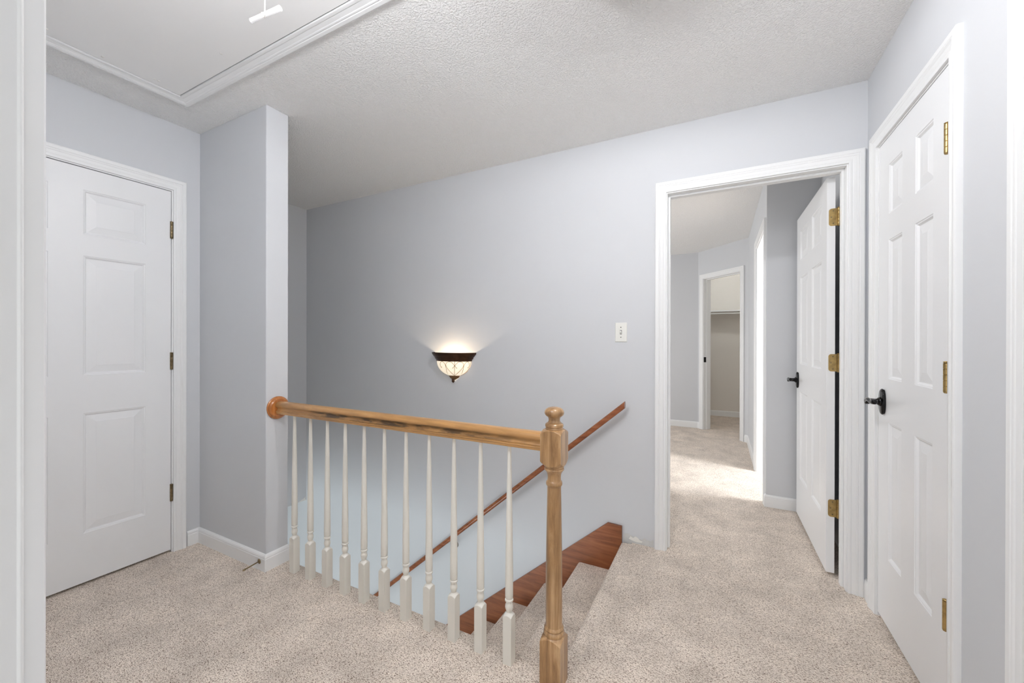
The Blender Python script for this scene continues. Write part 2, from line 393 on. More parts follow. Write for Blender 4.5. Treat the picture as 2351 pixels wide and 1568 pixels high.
# ------------------------------------------------------------------ trims: casings, jambs
CPROF = [(0.0, 0.0), (0.0, 0.009), (0.003, 0.0105), (0.011, 0.0105), (0.0125, 0.008), (0.0145, 0.008), (0.017, 0.010), (0.030, 0.0125), (0.033, 0.0155),
         (0.036, 0.0165), (0.0375, 0.0145), (0.039, 0.0145), (0.042, 0.017), (0.054, 0.018), (0.0585, 0.016), (0.060, 0.012), (0.060, 0.0)]
def casing(mb, P, a, n, s0, s1, H, rev=0.006, z0=0.0, w=0.060):
    """mitred casing: P wall-face origin, a along-wall unit, n outward unit"""
    P = Vector(P); a = Vector(a); n = Vector(n); s0 -= rev; s1 += rev; H += rev
    st = [((s0, z0), (-1, 0)), ((s0, H), (-1, 1)), ((s1, H), (1, 1)), ((s1, z0), (1, 0))]
    rings = []
    for (s, z), (ds, dz) in st:
        rings.append([P + a * (s + ds * q * w / 0.06) + Vector((0, 0, z + dz * q * w / 0.06)) + n * t for q, t in CPROF])
    mb.loft(rings)
    # hairline mitre joints read from the change in plane; nothing added
def jamb(mb, P, a, n, s0, s1, H, depth=TB, th=0.018, stop=None):
    P = Vector(P); a = Vector(a); n = Vector(n)
    def bx(sa, sb, ta, tb, za, zb):
        c = [P + a * s + n * t + Vector((0, 0, z)) for z in (za, zb) for (s, t) in ((sa, ta), (sb, ta), (sb, tb), (sa, tb))]
        mb.add(c, [(0, 3, 2, 1), (4, 5, 6, 7), (0, 1, 5, 4), (1, 2, 6, 5), (2, 3, 7, 6), (3, 0, 4, 7)])
    bx(s0 - th, s0, -depth, 0, 0, H + th); bx(s1, s1 + th, -depth, 0, 0, H + th); bx(s0, s1, -depth, 0, H, H + th)
    if stop:
        t0, t1 = stop
        bx(s0, s0 + 0.011, t0, t1, 0, H); bx(s1 - 0.011, s1, t0, t1, 0, H); bx(s0 + 0.011, s1 - 0.011, t0, t1, H - 0.011, H)
def doorway(name, label, P, a, n, s0, s1, H, stop=None, both=False, depth=TB):
    c = MB(); casing(c, P, a, n, s0, s1, H)
    if both: casing(c, Vector(P) - Vector(n) * depth, a, -Vector(n), s0, s1, H)
    o = smooth_by_angle(c.build(name, M['trim']), 28); struct(o, label, 'door frame')
    j = MB(); jamb(j, P, a, n, s0, s1, H, depth, stop=stop); j.build('jamb', M['trim'], o, bevel=0.0015)
    return o
doorway('trim_1', 'white moulded casing around the left closed door', (XL, 0, 0), (0, 1, 0), (1, 0, 0), 0.290, 1.113, 2.044, stop=(-0.09, -0.036 - 0.003))
doorway('trim_2', 'white moulded casing around the open doorway in the back wall', (0, YB, 0), (1, 0, 0), (0, -1, 0), OX0, OX1, OH, stop=(-0.074, -0.04), both=True)
doorway('trim_3', 'white moulded casing around the narrow closed door on the right', (XR, 0, 0), (0, 1, 0), (-1, 0, 0), RD0, RD1, 2.048, stop=(-0.09, -0.039))
doorway('trim_4', 'white casing cut by the right edge of the photo', (XR, 0, 0), (0, 1, 0), (-1, 0, 0), ND0, ND1, 2.048, stop=(-0.09, -0.039))
doorway('trim_5', 'white casing of the bright side doorway in the far room', (FX, 0, 0), (0, 1, 0), (-1, 0, 0), SY0, SY1, 2.048, both=False)
t6 = doorway('trim_6', 'white casing of the closet doorway in the angled far wall', AX, AD, AN, CS0, CS1, 2.045, stop=(-0.075, -0.04))
b = MB(); abox(b, CS0 - 0.001, CS0 + 0.0025, -0.040, -0.004, 0.915, 0.985); sp = b.build('strike_plate', M['black'], t6, bevel=0.001); sp['label'] = 'black latch strike plate'
# nearest doorway: hall-side casing and jamb with stop
c = MB(); casing(c, (0, CY1, 0), (1, 0, 0), (0, 1, 0), CX0, CX1, 2.048, rev=0.0)
o7 = smooth_by_angle(c.build('trim_7', M['trim']), 28); struct(o7, 'blurred white door frame filling the left edge of the photo', 'door frame')
c = MB(); jamb(c, (0, CY1, 0), (1, 0, 0), (0, 1, 0), CX0, CX1, 2.048, 0.115); 
for sx_ in (CX0, CX1):       # rounded bead along the hall edge of the jamb
    sg = 1 if sx_ == CX0 else -1
    pf_ = [(0.0, 0.0902)] + [(0.0018 * math.sin(PI * k / 10), 0.0902 + 0.0034 * k / 10) for k in range(1, 10)] + [(0.0, 0.0936), (-0.004, 0.0936), (-0.004, 0.0902)]
    c.loft([[(sx_ + sg * q[0], q[1], z_) for q in pf_] for z_ in (0.0, 2.048)])
smooth_by_angle(c.build('jamb', M['trim'], o7), 40)

# baseboards
BPROF = [(0.0, 0.0), (0.013, 0.0), (0.013, 0.062), (0.0115, 0.066), (0.0115, 0.069), (0.0125, 0.071), (0.010, 0.079), (0.006, 0.084), (0.0, 0.086)]
def baseboard(name, label, path):
    """path: list of (x, y); the room lies to the right of the walking direction"""
    P = [Vector((x, y, 0)) for x, y in path]; rings = []
    for i, p in enumerate(P):
        d0 = (P[i] - P[i - 1]).normalized() if i > 0 else None
        d1 = (P[i + 1] - P[i]).normalized() if i < len(P) - 1 else None
        n0 = Vector((d0.y, -d0.x, 0)) if d0 else None; n1 = Vector((d1.y, -d1.x, 0)) if d1 else None
        if n0 and n1: mv = (n0 + n1).normalized(); mv = mv / mv.dot(n0)
        else: mv = n0 or n1
        rings.append([p + mv * t + Vector((0, 0, z)) for t, z in BPROF])
    b = MB(); b.loft(rings); return struct(b.build(name, M['trim']), label, 'baseboard')
baseboard('baseboard_left', 'short white baseboard between the left door and the corner', [(XL, 1.185), (XL, WY0)])
baseboard('baseboard_wing', 'white baseboard wrapping the short wing wall and its end', [(XL, WY0), (WX, WY0), (WX, WY1)])
baseboard('baseboard_right', 'tiny white baseboard in the right back corner', [(XR, YB), (XR, 2.365)])
baseboard('baseboard_right_near', 'white baseboard between the two doors of the right wall', [(XR, 1.60), (XR, 1.385)])
baseboard('baseboard_far_right', 'white baseboard beside the open door in the far room', [(FX, 3.455), (FX, FY), (0.62, FY)][0:3])
baseboard('baseboard_far_side', 'white baseboard between the side doorway and the closet', [ang(0.79, 0, 0)[:2], (BX.x, BX.y), (FX, SY1 + 0.07)])
baseboard('baseboard_far_left', 'white baseboard at the left end of the far room', [(-3.5, 6.09), (-0.262, 6.09), ang(0.035, 0, 0)[:2]])
baseboard('baseboard_closet', 'white baseboard at the back of the closet', [(-0.9, 7.24), (1.0, 7.24)])

# ------------------------------------------------------------------ six panel doors
T = 0.035
def door_parts(root, w, h, rows, z0=0.015):
    """local: x 0..w from the hinge edge, y 0 (front) .. T (back), z"""
    st, mu = 0.112, 0.115; pw = (w - 2 * st - mu) / 2
    xs = [0, st, st + pw, st + pw + mu, w - st, w]; zs = [z0] + [z for r in rows for z in r] + [h]
    b = MB(); cells = []
    for i in range(5):
        for j in range(len(zs) - 1):
            x0, x1, za, zb = xs[i], xs[i + 1], zs[j], zs[j + 1]
            panel = i in (1, 3) and j % 2 == 1
            for y, sg in ((0.0, 1), (T, -1)):
                if not panel: b.add([(x0, y, za), (x1, y, za), (x1, y, zb), (x0, y, zb)], [(0, 1, 2, 3)])
                else:
                    steps = [(0, 0), (0.0025, 0.0022), (0.006, 0.0028), (0.012, 0.0085)]
                    for k in range(3):
                        (g0, d0), (g1, d1) = steps[k], steps[k + 1]
                        A = [(x0 + g0, y + sg * d0, za + g0), (x1 - g0, y + sg * d0, za + g0), (x1 - g0, y + sg * d0, zb - g0), (x0 + g0, y + sg * d0, zb - g0)]
                        B = [(x0 + g1, y + sg * d1, za + g1), (x1 - g1, y + sg * d1, za + g1), (x1 - g1, y + sg * d1, zb - g1), (x0 + g1, y + sg * d1, zb - g1)]
                        b.add(A + B, [(q, (q + 1) % 4, 4 + (q + 1) % 4, 4 + q) for q in range(4)])
            if panel: cells.append((x0, x1, za, zb))
    b.add([(0, 0, z0), (w, 0, z0), (w, T, z0), (0, T, z0)], [(0, 1, 2, 3)]); b.add([(0, 0, h), (w, 0, h), (w, T, h), (0, T, h)], [(0, 1, 2, 3)])
    b.add([(0, 0, z0), (0, T, z0), (0, T, h), (0, 0, h)], [(0, 1, 2, 3)]); b.add([(w, 0, z0), (w, T, z0), (w, T, h), (w, 0, h)], [(0, 1, 2, 3)])
    b.build('slab', M['door'], root)
    for (x0, x1, za, zb) in cells:
        p = MB(); g = 0.0115; rings = []
        seq = [(g, 0.0085), (g + 0.004, 0.0085), (g + 0.034, 0.0035), (g + 0.036, 0.0028)]
        for y, sg in ((0.0, 1), (T, -1)):
            L_ = [[(x0 + q, y + sg * d, za + q), (x1 - q, y + sg * d, za + q), (x1 - q, y + sg * d, zb - q), (x0 + q, y + sg * d, zb - q)] for q, d in seq]
            if sg == 1: rings = L_[::-1]
            else: rings += L_
        p.loft(rings); p.build('panel', M['door'], root)

def lever(root, x, z, side, toward):
    """handle set on local face: side -1 = front (y<0), +1 = back; toward = +1/-1 direction of the lever along x"""
    y0 = 0 if side < 0 else T
    h = empty('door_handle', (x, y0, z)); h.parent = root
    b = MB(); rings = []
    for t, k in ((0.0, 0.94), (0.006, 1.0), (0.009, 0.97), (0.012, 0.86)):
        ring = []
        for q in range(40):
            a = 2 * PI * q / 40
            ring.append((0.026 * k * math.copysign(abs(math.cos(a)) ** 0.8, math.cos(a)), side * t, 0.055 * k * math.copysign(abs(math.sin(a)) ** 0.9, math.sin(a))))
        rings.append(ring)
    b.loft(rings); smooth_by_angle(b.build('backplate', M['black'], h), 50)
    b = MB(); b.lathe([(0.019, 0.010), (0.019, 0.016), (0.015, 0.020), (0.0115, 0.024), (0.0115, 0.046), (0.013, 0.05), (0.013, 0.062), (0.0, 0.0625)][:8], (0, 0, 0), 'Y', 24, sgn=side)
    b.build('hub', M['black'], h)
    b = MB(); path = []; rad = []
    for k in range(15):
        u = k / 14; path.append((toward * (0.0 + 0.105 * u), side * (0.056 + 0.004 * math.sin(PI * u)), 0.005 * math.sin(2 * PI * u) + 0.002 + 0.010 * u)); rad.append(0.0105 - 0.003 * math.sin(PI * min(1, u * 1.05)) + (0.0012 if k > 12 else 0))
    rad[-1] = 0.0075; path.append((toward * 0.1075, side * 0.056, 0.0125)); rad.append(0.0015); rad[0] = 0.009; path.insert(0, (-toward * 0.006, side * 0.056, 0.002)); rad.insert(0, 0.004)
    b.tube(path, rad, 16); b.build('lever', M['black'], h)
    return h

def hinge(root, x, y, z, material, leafdir=None, name='hinge', r=0.0065, pin=True):
    """barrel at local (x, y) centred on height z"""
    h = empty(name, (x, y, z)); h.parent = root
    b = MB(); prof = []
    for k in range(5):
        za = -0.044 + k * 0.0176; prof += [(r * 0.9, za), (r, za + 0.0008), (r, za + 0.0164), (r * 0.86, za + 0.0172)]
    b.lathe(prof, n=18); smooth_by_angle(b.build('barrel', material, h), 40)
    if pin:
        b = MB(); b.lathe([(0.0045, 0.0435), (0.0075, 0.0455), (0.0075, 0.0475), (0.003, 0.0495)], n=16); b.lathe([(0.004, -0.048), (0.0065, -0.0465), (0.0065, -0.0445)], n=16)
        b.build('pin', material, h)
    return h

# left closed door (door_1): hinge edge at Y=1.11, local x runs towards -Y, front faces +X
ROW_L = [(0.254, 0.842), (1.028, 1.612), (1.716, 1.934)]
d1 = struct(empty('door_1', (XL, 1.110, 0), -PI / 2), 'closed white six-panel door at the left', 'door')
# rotation -90deg: local x -> -Y, local y -> +X ; put the slab behind the wall face
door_parts(d1, 0.816, 2.040, ROW_L); 
for c in d1.children: c.location.y = -T - 0.001
for z in (1.822, 1.082, 0.338): hinge(d1, -0.001, 0.0035, z, M['antique'])
lever(d1, 0.75, 0.95, 1, -1)
for c in d1.children:
    if c.name.startswith('door_handle'): c.location.y = -0.001

# open door (door_2): pin on the far side of the back wall
ROW_2 = [(0.285, 0.865), (1.048, 1.632), (1.742, 1.940)]
d2 = struct(empty('door_2', (0.536, YB + TB + 0.008, 0), math.radians(90.75)), 'open white six-panel door swung into the far room', 'door')
# local x -> +Y, local y -> -X : the face that looks to -X is the back (y = T)
door_parts(d2, 0.808, 2.040, ROW_2, z0=0.018)
for c in d2.children: c.location = (0.004, 0.013, 0)
h2 = lever(d2, 0.755, 0.938, 1, -1); h2.location.y = 0.013 + T
for z in (1.835, 1.092, 0.349):
    h = hinge(d2, 0.0, 0.0, z, M['brass'])
    # leaf let into the door's hinge edge, round cornered, facing local -x
    b = MB(); pts = [(0.0, -0.044), (0.0, 0.044)]; w_ = 0.040; r_ = 0.012
    pts = [(0.002, -0.044)] + [(w_ - r_ + r_ * math.sin(a), -0.044 + r_ - r_ * math.cos(a)) for a in [PI / 2 * k / 6 for k in range(7)]] + \
          [(w_ - r_ + r_ * math.cos(a), 0.044 - r_ + r_ * math.sin(a)) for a in [PI / 2 * k / 6 for k in range(7)]] + [(0.002, 0.044)]
    b.prism(pts, lambda p: (0.0015, p[0], p[1]), lambda p: (0.0042, p[0], p[1]))
    lf = b.build('hinge_leaf', M['brass'], h)
    for (yy, zz) in ((0.022, 0.032), (0.030, 0.0), (0.022, -0.032)):
        s_ = MB(); s_.lathe([(0.0036, 0.0), (0.0036, 0.0006), (0.0022, 0.0009)], (0.0015, yy, zz), 'X', 12, sgn=-1); s_.build('screw', M['antique'], lf)

# right closed door (door_3): hinges on the near side; local x -> +Y, local y -> -X
ROW_3 = [(0.300, 0.866), (1.046, 1.620), (1.726, 1.930)]
d3 = struct(empty('door_3', (XR, 1.677, 0), PI / 2), 'narrow closed white six-panel door at the right', 'door')
door_parts(d3, 0.608, 2.044, ROW_3, z0=0.022)
for c in d3.children: c.location.y = -T - 0.001
for z in (1.815, 1.092, 0.372): hinge(d3, -0.001, 0.0075, z, M['brass'], r=0.0075)
h3 = lever(d3, 0.545, 0.946, 1, -1); h3.location.y = -0.001
# door_4: the next closed door, out of frame but for its casing
d4 = struct(empty('door_4', (XR, 0.505, 0), PI / 2), 'white six-panel door beyond the right edge of the photo', 'door')
door_parts(d4, 0.800, 2.044, ROW_3, z0=0.022)
for c in d4.children: c.location.y = -T - 0.001

# ------------------------------------------------------------------ staircase
RUN, RISE = 0.235, 0.197
nos = [LAND, LAND - 0.266]; zz = [0.0, -0.186]
for k in range(2, 14): nos.append(nos[-1] - RUN); zz.append(zz[-1] - RISE)
stairs = tag(empty('staircase', (LAND, 1.9, 0)), 'carpeted stairs going down to the left behind the banister', 'stairs')
Y0s, Y1s = LEDGE + 0.001, YB - 0.021
for k in range(0, 13):
    n, z = nos[k], zz[k]; zn = zz[k + 1]; slant = 0.062
    back = (nos[k - 1] - slant) if k > 0 else LAND + 0.06
    r = 0.018; pts = [(back, z), (n + r, z)]
    for q in range(1, 7):
        a = PI / 2 * q / 6; pts.append((n + r - r * math.sin(a) * 1.0, z - r + r * math.cos(a)))
    for q in range(1, 6):
        u = q / 5; pts.append((n - slant * (u ** 1.5), z - r - (z - r - zn) * u))
    pts += [(back - 0.0, zn - 0.04), (back, z - 0.02)]
    b = MB(); b.loft([[(x, y, z_) for x, z_ in pts] for y in (Y0s if k else LEDGE - 0.03, Y1s)])
    smooth_by_angle(b.build('step', M['carpet'], stairs, world=True), 45)
# stained skirt board against the back wall
sk = lambda x: 0.094 + 0.845 * (x + 0.602)
pts = [(-0.516, 0.091), (-0.602, 0.094), (-3.3, sk(-3.3)), (-3.3, sk(-3.3) - 0.42), (-0.516, sk(-0.516) - 0.36)]
b = MB(); b.prism(pts, lambda p: (p[0], YB - 0.020, p[1]), lambda p: (p[0], YB - 0.0005, p[1]))
o = b.build('skirt_board', M['skirt_wood'], stairs, world=True, bevel=0.0015); o['label'] = 'reddish brown stained wooden skirt board'

# ------------------------------------------------------------------ banister
RY = 1.314
rail = tag(empty('stair_railing', (WX + 0.03, RY, 0)), 'honey wood banister with white turned balusters along the stairwell', 'railing')
def half(pr): return [(y, z) for y, z in pr] + [(-y, z) for y, z in reversed(pr)]
rp = [(0.0, 0.8765), (0.008, 0.876), (0.016, 0.874), (0.0225, 0.870), (0.0265, 0.864), (0.028, 0.858), (0.0268, 0.853), (0.0235, 0.850), (0.0185, 0.846), (0.0170, 0.840),
      (0.0175, 0.834), (0.0195, 0.8315), (0.0222, 0.8310), (0.0222, 0.8285), (0.0205, 0.8280), (0.0245, 0.8272), (0.0255, 0.825), (0.0245, 0.8222), (0.0225, 0.8215), (0.0225, 0.8135), (0.0215, 0.8125)]
pr_ = [(-y, z) for y, z in rp[::-1]] + rp[1:]
b = MB(); NX = 2
b.loft([[(x, RY + y, z) for y, z in pr_] for x in (WX + 0.022, -0.5525)])
smooth_by_angle(b.build('handrail', M['rail_wood'], rail, world=True), 40)
b = MB(); b.lathe([(0.058, 0.0), (0.060, 0.002), (0.060, 0.007), (0.0575, 0.009), (0.056, 0.010), (0.0555, 0.014), (0.053, 0.018), (0.049, 0.021), (0.047, 0.0225), (0.0, 0.0235)], (WX, RY - 0.002, 0.842), 'X', 48)
smooth_by_angle(b.build('rosette', M['rosette_wood'], rail, world=True), 35)

# balusters
s = 0.0173
bp_ = [(0.05, 0.0), (0.05, 0.150), (0.0246, 0.1735), (0.0240, 0.175), (0.0150, 0.184), (0.0112, 0.188), (0.0104, 0.190), (0.0118, 0.196), (0.0142, 0.203), (0.0150, 0.209), (0.0142, 0.216), (0.0122, 0.222),
       (0.0116, 0.226), (0.0122, 0.230), (0.0155, 0.2315), (0.0160, 0.2345), (0.0155, 0.2375), (0.0124, 0.239), (0.0122, 0.2425), (0.0140, 0.244), (0.0148, 0.247), (0.0149, 0.30), (0.0135, 0.42), (0.0105, 0.62), (0.0072, 0.78), (0.0070, 0.814)]
first = None
for k in range(11):
    x = -1.9565 + 0.1262 * k
    if first is None:
        b = MB(); b.lathe(bp_, n=40, half=s); first = smooth_by_angle(b.build('baluster', M['baluster'], rail), 32); o = first
    else:
        o = first.copy(); COL.objects.link(o); o.parent = rail
    o.location = (x - rail.location.x, 0.002, 0)
first['label'] = 'white turned baluster'

# newel post
NXc = -0.515; hs = 0.038
newel = empty('newel_post', (NXc - rail.location.x, 0, 0)); newel.parent = rail
big = 0.054
np_ = [(0.06, 0.0), (0.06, 0.150), (0.0537, 0.1545), (0.046, 0.161), (0.038, 0.167), (0.034, 0.1705), (0.0345, 0.172), (0.0365, 0.176), (0.0362, 0.182), (0.0335, 0.1865), (0.0315, 0.188), (0.0325, 0.190), (0.0345, 0.194), (0.0335, 0.199), (0.0300, 0.203),
       (0.0290, 0.210), (0.0293, 0.25), (0.0290, 0.35), (0.0275, 0.50), (0.0255, 0.62), (0.0243, 0.685), (0.0245, 0.690), (0.0262, 0.692), (0.0288, 0.697), (0.0290, 0.702), (0.0275, 0.707), (0.0250, 0.709), (0.0237, 0.712),
       (0.0234, 0.720), (0.0240, 0.730), (0.0262, 0.738), (0.0300, 0.744), (0.0338, 0.748), (0.0350, 0.7505), (0.0340, 0.7545), (0.0318, 0.756), (0.0318, 0.7585), (0.0348, 0.760), (0.0348, 0.763), (0.0400, 0.767), (0.0480, 0.774), (0.0537, 0.781), (0.06, 0.783),
       (0.06, 0.874), (0.0537, 0.876), (0.046, 0.884), (0.038, 0.889), (0.032, 0.891)]
b = MB(); b.lathe(np_, n=128, half=hs)
smooth_by_angle(b.build('post', M['newel_wood'], newel), 30)
fp = [(0.0305, 0.8905), (0.0312, 0.893), (0.0300, 0.8955), (0.0300, 0.898), (0.0322, 0.900), (0.0322, 0.904), (0.0316, 0.908), (0.0280, 0.9115), (0.0225, 0.915), (0.0200, 0.920), (0.0202, 0.927), (0.0225, 0.933), (0.0285, 0.937), (0.0330, 0.942), (0.0348, 0.948),
      (0.0338, 0.954), (0.0295, 0.9605), (0.0215, 0.9655), (0.0110, 0.968), (0.0, 0.9687)]
b = MB(); b.lathe(fp, n=48)
smooth_by_angle(b.build('finial', M['newel_wood'], newel), 30)

# ------------------------------------------------------------------ handrail on the back wall
HY = YB - 0.062
hr = tag(empty('wall_handrail', (-0.49, YB, 0.83)), 'reddish wooden handrail sloping down along the back wall', 'handrail')
hd = Vector((-1, 0, -0.856)).normalized(); hu = Vector((-hd.z, 0, hd.x)); hu = Vector((-0.856, 0, 1)).normalized()
b = MB(); ring0 = []; ring1 = []
prof = [(0.018 * math.sin(a), 0.0185 * math.cos(a)) for a in [2 * PI * k / 24 for k in range(24)]]
prof = [(y, z if z > -0.012 else -0.012 - (abs(z) - 0.012) * 0.3) for y, z in prof]
A0 = Vector((-0.490, HY, 0.824)); A1 = A0 + hd * ((3.15 - 0.49) / abs(hd.x))
for y, z in prof:      # upper end is cut plumb
    p = A0 + Vector((0, y, 0)) + hu * z; t = (p.x - (-0.489)) / -hd.x; ring0.append(p + hd * t)
    ring1.append(A1 + Vector((0, y, 0)) + hu * z)
b.loft([ring0, ring1]); smooth_by_angle(b.build('rail', M['wall_rail_wood'], hr, world=True), 40)
for t in (0.55, 1.735, 2.75)[0:3]:
    xx = -t if t > 0.6 else -0.62
    if t < 0.6: continue
    zc = 0.824 + 0.856 * (xx + 0.490)
    br_ = empty('bracket', Vector((xx, YB, zc - 0.07)) - hr.location); br_.parent = hr
    b = MB(); b.lathe([(0.0, 0.001), (0.024, 0.001), (0.024, 0.003), (0.018, 0.006), (0.0, 0.007)], (0, 0, 0), 'Y', 20, sgn=-1); b.build('wall_plate', M['steel'], br_)
    b = MB(); b.tube([(0, -0.004, 0), (0, -0.028, -0.002), (0, -0.048, 0.006), (0, -0.060, 0.022), (0, -0.062, 0.049)], 0.0055, 10); b.build('arm', M['steel'], br_)
    b = MB()
    d3_ = Vector((hd.x, 0, hd.z)); c0 = Vector((0, -0.062, 0.050))
    cs = [c0 + d3_ * a_ * 0.03 + Vector((0, b_ * 0.010, 0)) + hu * c_ for c_ in (-0.0025, 0.0) for a_, b_ in ((-1, -1), (1, -1), (1, 1), (-1, 1))]
    b.add(cs, [(0, 3, 2, 1), (4, 5, 6, 7), (0, 1, 5, 4), (1, 2, 6, 5), (2, 3, 7, 6), (3, 0, 4, 7)]); b.build('saddle', M['steel'], br_)

# ------------------------------------------------------------------ wall sconce
SX, SZ = -1.7485, 1.118
sc_ = tag(empty('wall_sconce', (SX, YB, 0.90)), 'lit half-bowl wall sconce with bronze rim and scrollwork', 'wall lamp')
def half_lathe(mb, prof, depth=0.62, n=40, thick=None, smooth=True):
    """half of an elliptical lathe against the wall: x radius r, y radius r*depth; prof (r, z)"""
    rings = []
    for r, z in prof:
        rings.append([(SX + r * math.cos(PI + PI * k / n), YB - 0.001 + depth * r * math.sin(PI + PI * k / n), z) for k in range(n + 1)])
    mb.loft(rings, smooth, caps=False, closed=False)
b = MB(); rim = [(0.150, 1.050), (0.158, 1.052), (0.160, 1.062), (0.166, 1.067), (0.170, 1.072), (0.172, 1.080), (0.178, 1.084), (0.184, 1.092), (0.192, 1.100), (0.196, 1.108), (0.196, 1.114), (0.190, 1.115), (0.186, 1.112), (0.176, 1.092), (0.160, 1.074), (0.150, 1.064), (0.146, 1.052), (0.150, 1.050)]
half_lathe(b, [(r * 0.975, z) for r, z in rim]); smooth_by_angle(b.build('rim', M['bronze'], sc_, world=True), 40)
bowl = [(0.1485 * math.sqrt(max(0.0, 1 - (max(0.0, 1.055 - z) / 0.118) ** 2.1)), z) for z in [1.060 - 0.119 * k / 26 for k in range(27)]]
b = MB(); half_lathe(b, bowl + [(r - 0.004, z + 0.002) for r, z in bowl[::-1]]); b.build('glass_bowl', M['shade'], sc_, world=True)
def bowlpt(a, z):    # a: angle 0..PI across the front, z height -> point just outside the glass
    for (r0, z0), (r1, z1) in zip(bowl, bowl[1:]):
        if z1 <= z <= z0:
            r = r0 + (r1 - r0) * (z0 - z) / (z0 - z1); break
    else: r = bowl[0][0] if z > bowl[0][1] else bowl[-1][0]
    r += 0.004
    return (SX + r * math.cos(PI + a), YB - 0.001 + 0.62 * r * math.sin(PI + a), z)
b = MB()
def arc(pts): b.tube([bowlpt(a, z) for a, z in pts], 0.0013, 6)
arc([(0.10, z) for z in (1.05, 1.03, 1.0, 0.98, 0.96, 0.945)]); arc([(PI - 0.10, z) for z in (1.05, 1.03, 1.0, 0.98, 0.96, 0.945)]); arc([(PI / 2 + 0.425, z) for z in (1.05, 1.02, 0.99, 0.96, 0.943)])
def catmull(P_, n=6):
    Q = [P_[0]] + P_ + [P_[-1]]; out = []
    for i in range(1, len(Q) - 2):
        for k in range(n):
            t = k / n
            out.append(tuple(0.5 * ((2 * Q[i][d]) + (-Q[i - 1][d] + Q[i + 1][d]) * t + (2 * Q[i - 1][d] - 5 * Q[i][d] + 4 * Q[i + 1][d] - Q[i + 2][d]) * t * t + (-Q[i - 1][d] + 3 * Q[i][d] - 3 * Q[i + 1][d] + Q[i + 2][d]) * t ** 3) for d in (0, 1)))
    return out + [P_[-1]]
def bowl_r(z):
    for (r0, z0), (r1, z1) in zip(bowl, bowl[1:]):
        if z1 <= z <= z0: return r0 + (r1 - r0) * (z0 - z) / (z0 - z1)
    return bowl[0][0]
heart = [(-8, 985), (-45, 945), (-100, 890), (-160, 820), (-190, 760), (-180, 710), (-145, 684), (-105, 678), (-60, 696), (-25, 735), (10, 775), (42, 812)]
side = [(-150, 945), (-172, 890), (-186, 820), (-198, 765), (-225, 712), (-255, 684), (-285, 678), (-308, 700), (-316, 740), (-308, 780), (-285, 808)]
for shape in (heart, side):
    for sg in (1, -1):
        pts = []
        for px, py in catmull(shape):
            z = 1.052 - (py - 670) * 0.00034; q = max(-0.97, min(0.90, sg * px * 0.0004 / (bowl_r(z) * 1.0977)))
            pts.append((PI - max(0.05, math.acos(q) - 0.4250), z))
        arc(pts)
        a_, z_ = pts[-1]; c_ = bowlpt(a_, z_); b.lathe([(0.0, -0.003), (0.0026, -0.0015), (0.0026, 0.0015), (0.0, 0.003)], c_, n=8)
b.build('scroll_wires', M['wire'], sc_, world=True)
b = MB(); cap = [(0.048, 0.948), (0.046, 0.938), (0.038, 0.926), (0.026, 0.918), (0.018, 0.915), (0.012, 0.910)]
half_lathe(b, cap, 0.62, 24); b.build('bottom_cap', M['wire'], sc_, world=True)
b = MB(); b.lathe([(0.0, 0.889), (0.006, 0.892), (0.0105, 0.899), (0.0115, 0.905), (0.009, 0.910), (0.012, 0.914), (0.010, 0.918)], (SX, YB - 0.018, 0), n=20); b.build('finial', M['bronze'], sc_, world=True)
b = MB(); b.box(SX - 0.06, SX + 0.06, YB - 0.006, YB - 0.0005, 0.99, 1.07); b.build('back_plate', M['bronze'], sc_, world=True)
b = MB(); rings = []
b.lathe([(0.0, -0.024), (0.009, -0.021), (0.015, -0.012), (0.017, 0.0), (0.015, 0.012), (0.009, 0.021), (0.0, 0.024)], (SX, YB - 0.062, 1.022), n=20)
b.build('bulb', M['bulb'], sc_, world=True)

# ------------------------------------------------------------------ hall ceiling lamp (just above the frame)
CLx, CLy = -0.27, 1.17
cl = tag(empty('ceiling_lamp', (CLx, CLy, CE)), 'small hallway ceiling lamp just above the top of the photo', 'ceiling lamp')
b = MB(); b.lathe([(0.12, 0.0), (0.165, -0.030), (0.186, -0.060), (0.190, -0.074), (0.187, -0.074), (0.180, -0.056), (0.12, -0.034), (0.03, -0.032), (0.02, -0.05), (0.0, -0.05)], n=40); b.build('added_canopy', M['antique'], cl)  # deep pan shaped to keep the bulb's direct light off the nearby ceiling
b = MB(); b.lathe([(0.0, -0.050), (0.018, -0.056), (0.029, -0.070), (0.033, -0.085), (0.029, -0.100), (0.018, -0.113), (0.0, -0.118)], n=24); b.build('bulb', M['lamp'], cl)

cl = tag(empty('added_fill_lamp', (-0.80, 0.36, CE)), 'unseen opal globe lamp on a short stem, added as fill light', 'ceiling lamp')  # lamp added out of view to brighten the left of the hall
b = MB(); b.lathe([(0.07, 0.0), (0.07, -0.015), (0.02, -0.03), (0.007, -0.04), (0.007, -0.21), (0.03, -0.215), (0.03, -0.225), (0.0, -0.225)], n=32); b.build('added_canopy', M['antique'], cl)
b = MB(); b.lathe([(0.0, -0.222)] + [(0.10 * math.sin(a), -0.318 + 0.10 * math.cos(a)) for a in [0.4 + (PI - 0.4) * k / 14 for k in range(15)]], n=32); b.build('globe', M['globe'], cl)
cl = tag(empty('closet_lamp', (0.1, 6.32, CE)), 'bare bulb lamp on the ceiling of the far closet', 'ceiling lamp')
b = MB(); b.lathe([(0.05, 0.0), (0.05, -0.012), (0.02, -0.03), (0.0, -0.03)], n=24); b.build('lamp_holder', M['plate'], cl)
b = MB(); b.lathe([(0.0, -0.03), (0.018, -0.035), (0.032, -0.06), (0.032, -0.08), (0.02, -0.10), (0.0, -0.107)], n=20); b.build('bulb', M['closet_bulb'], cl)

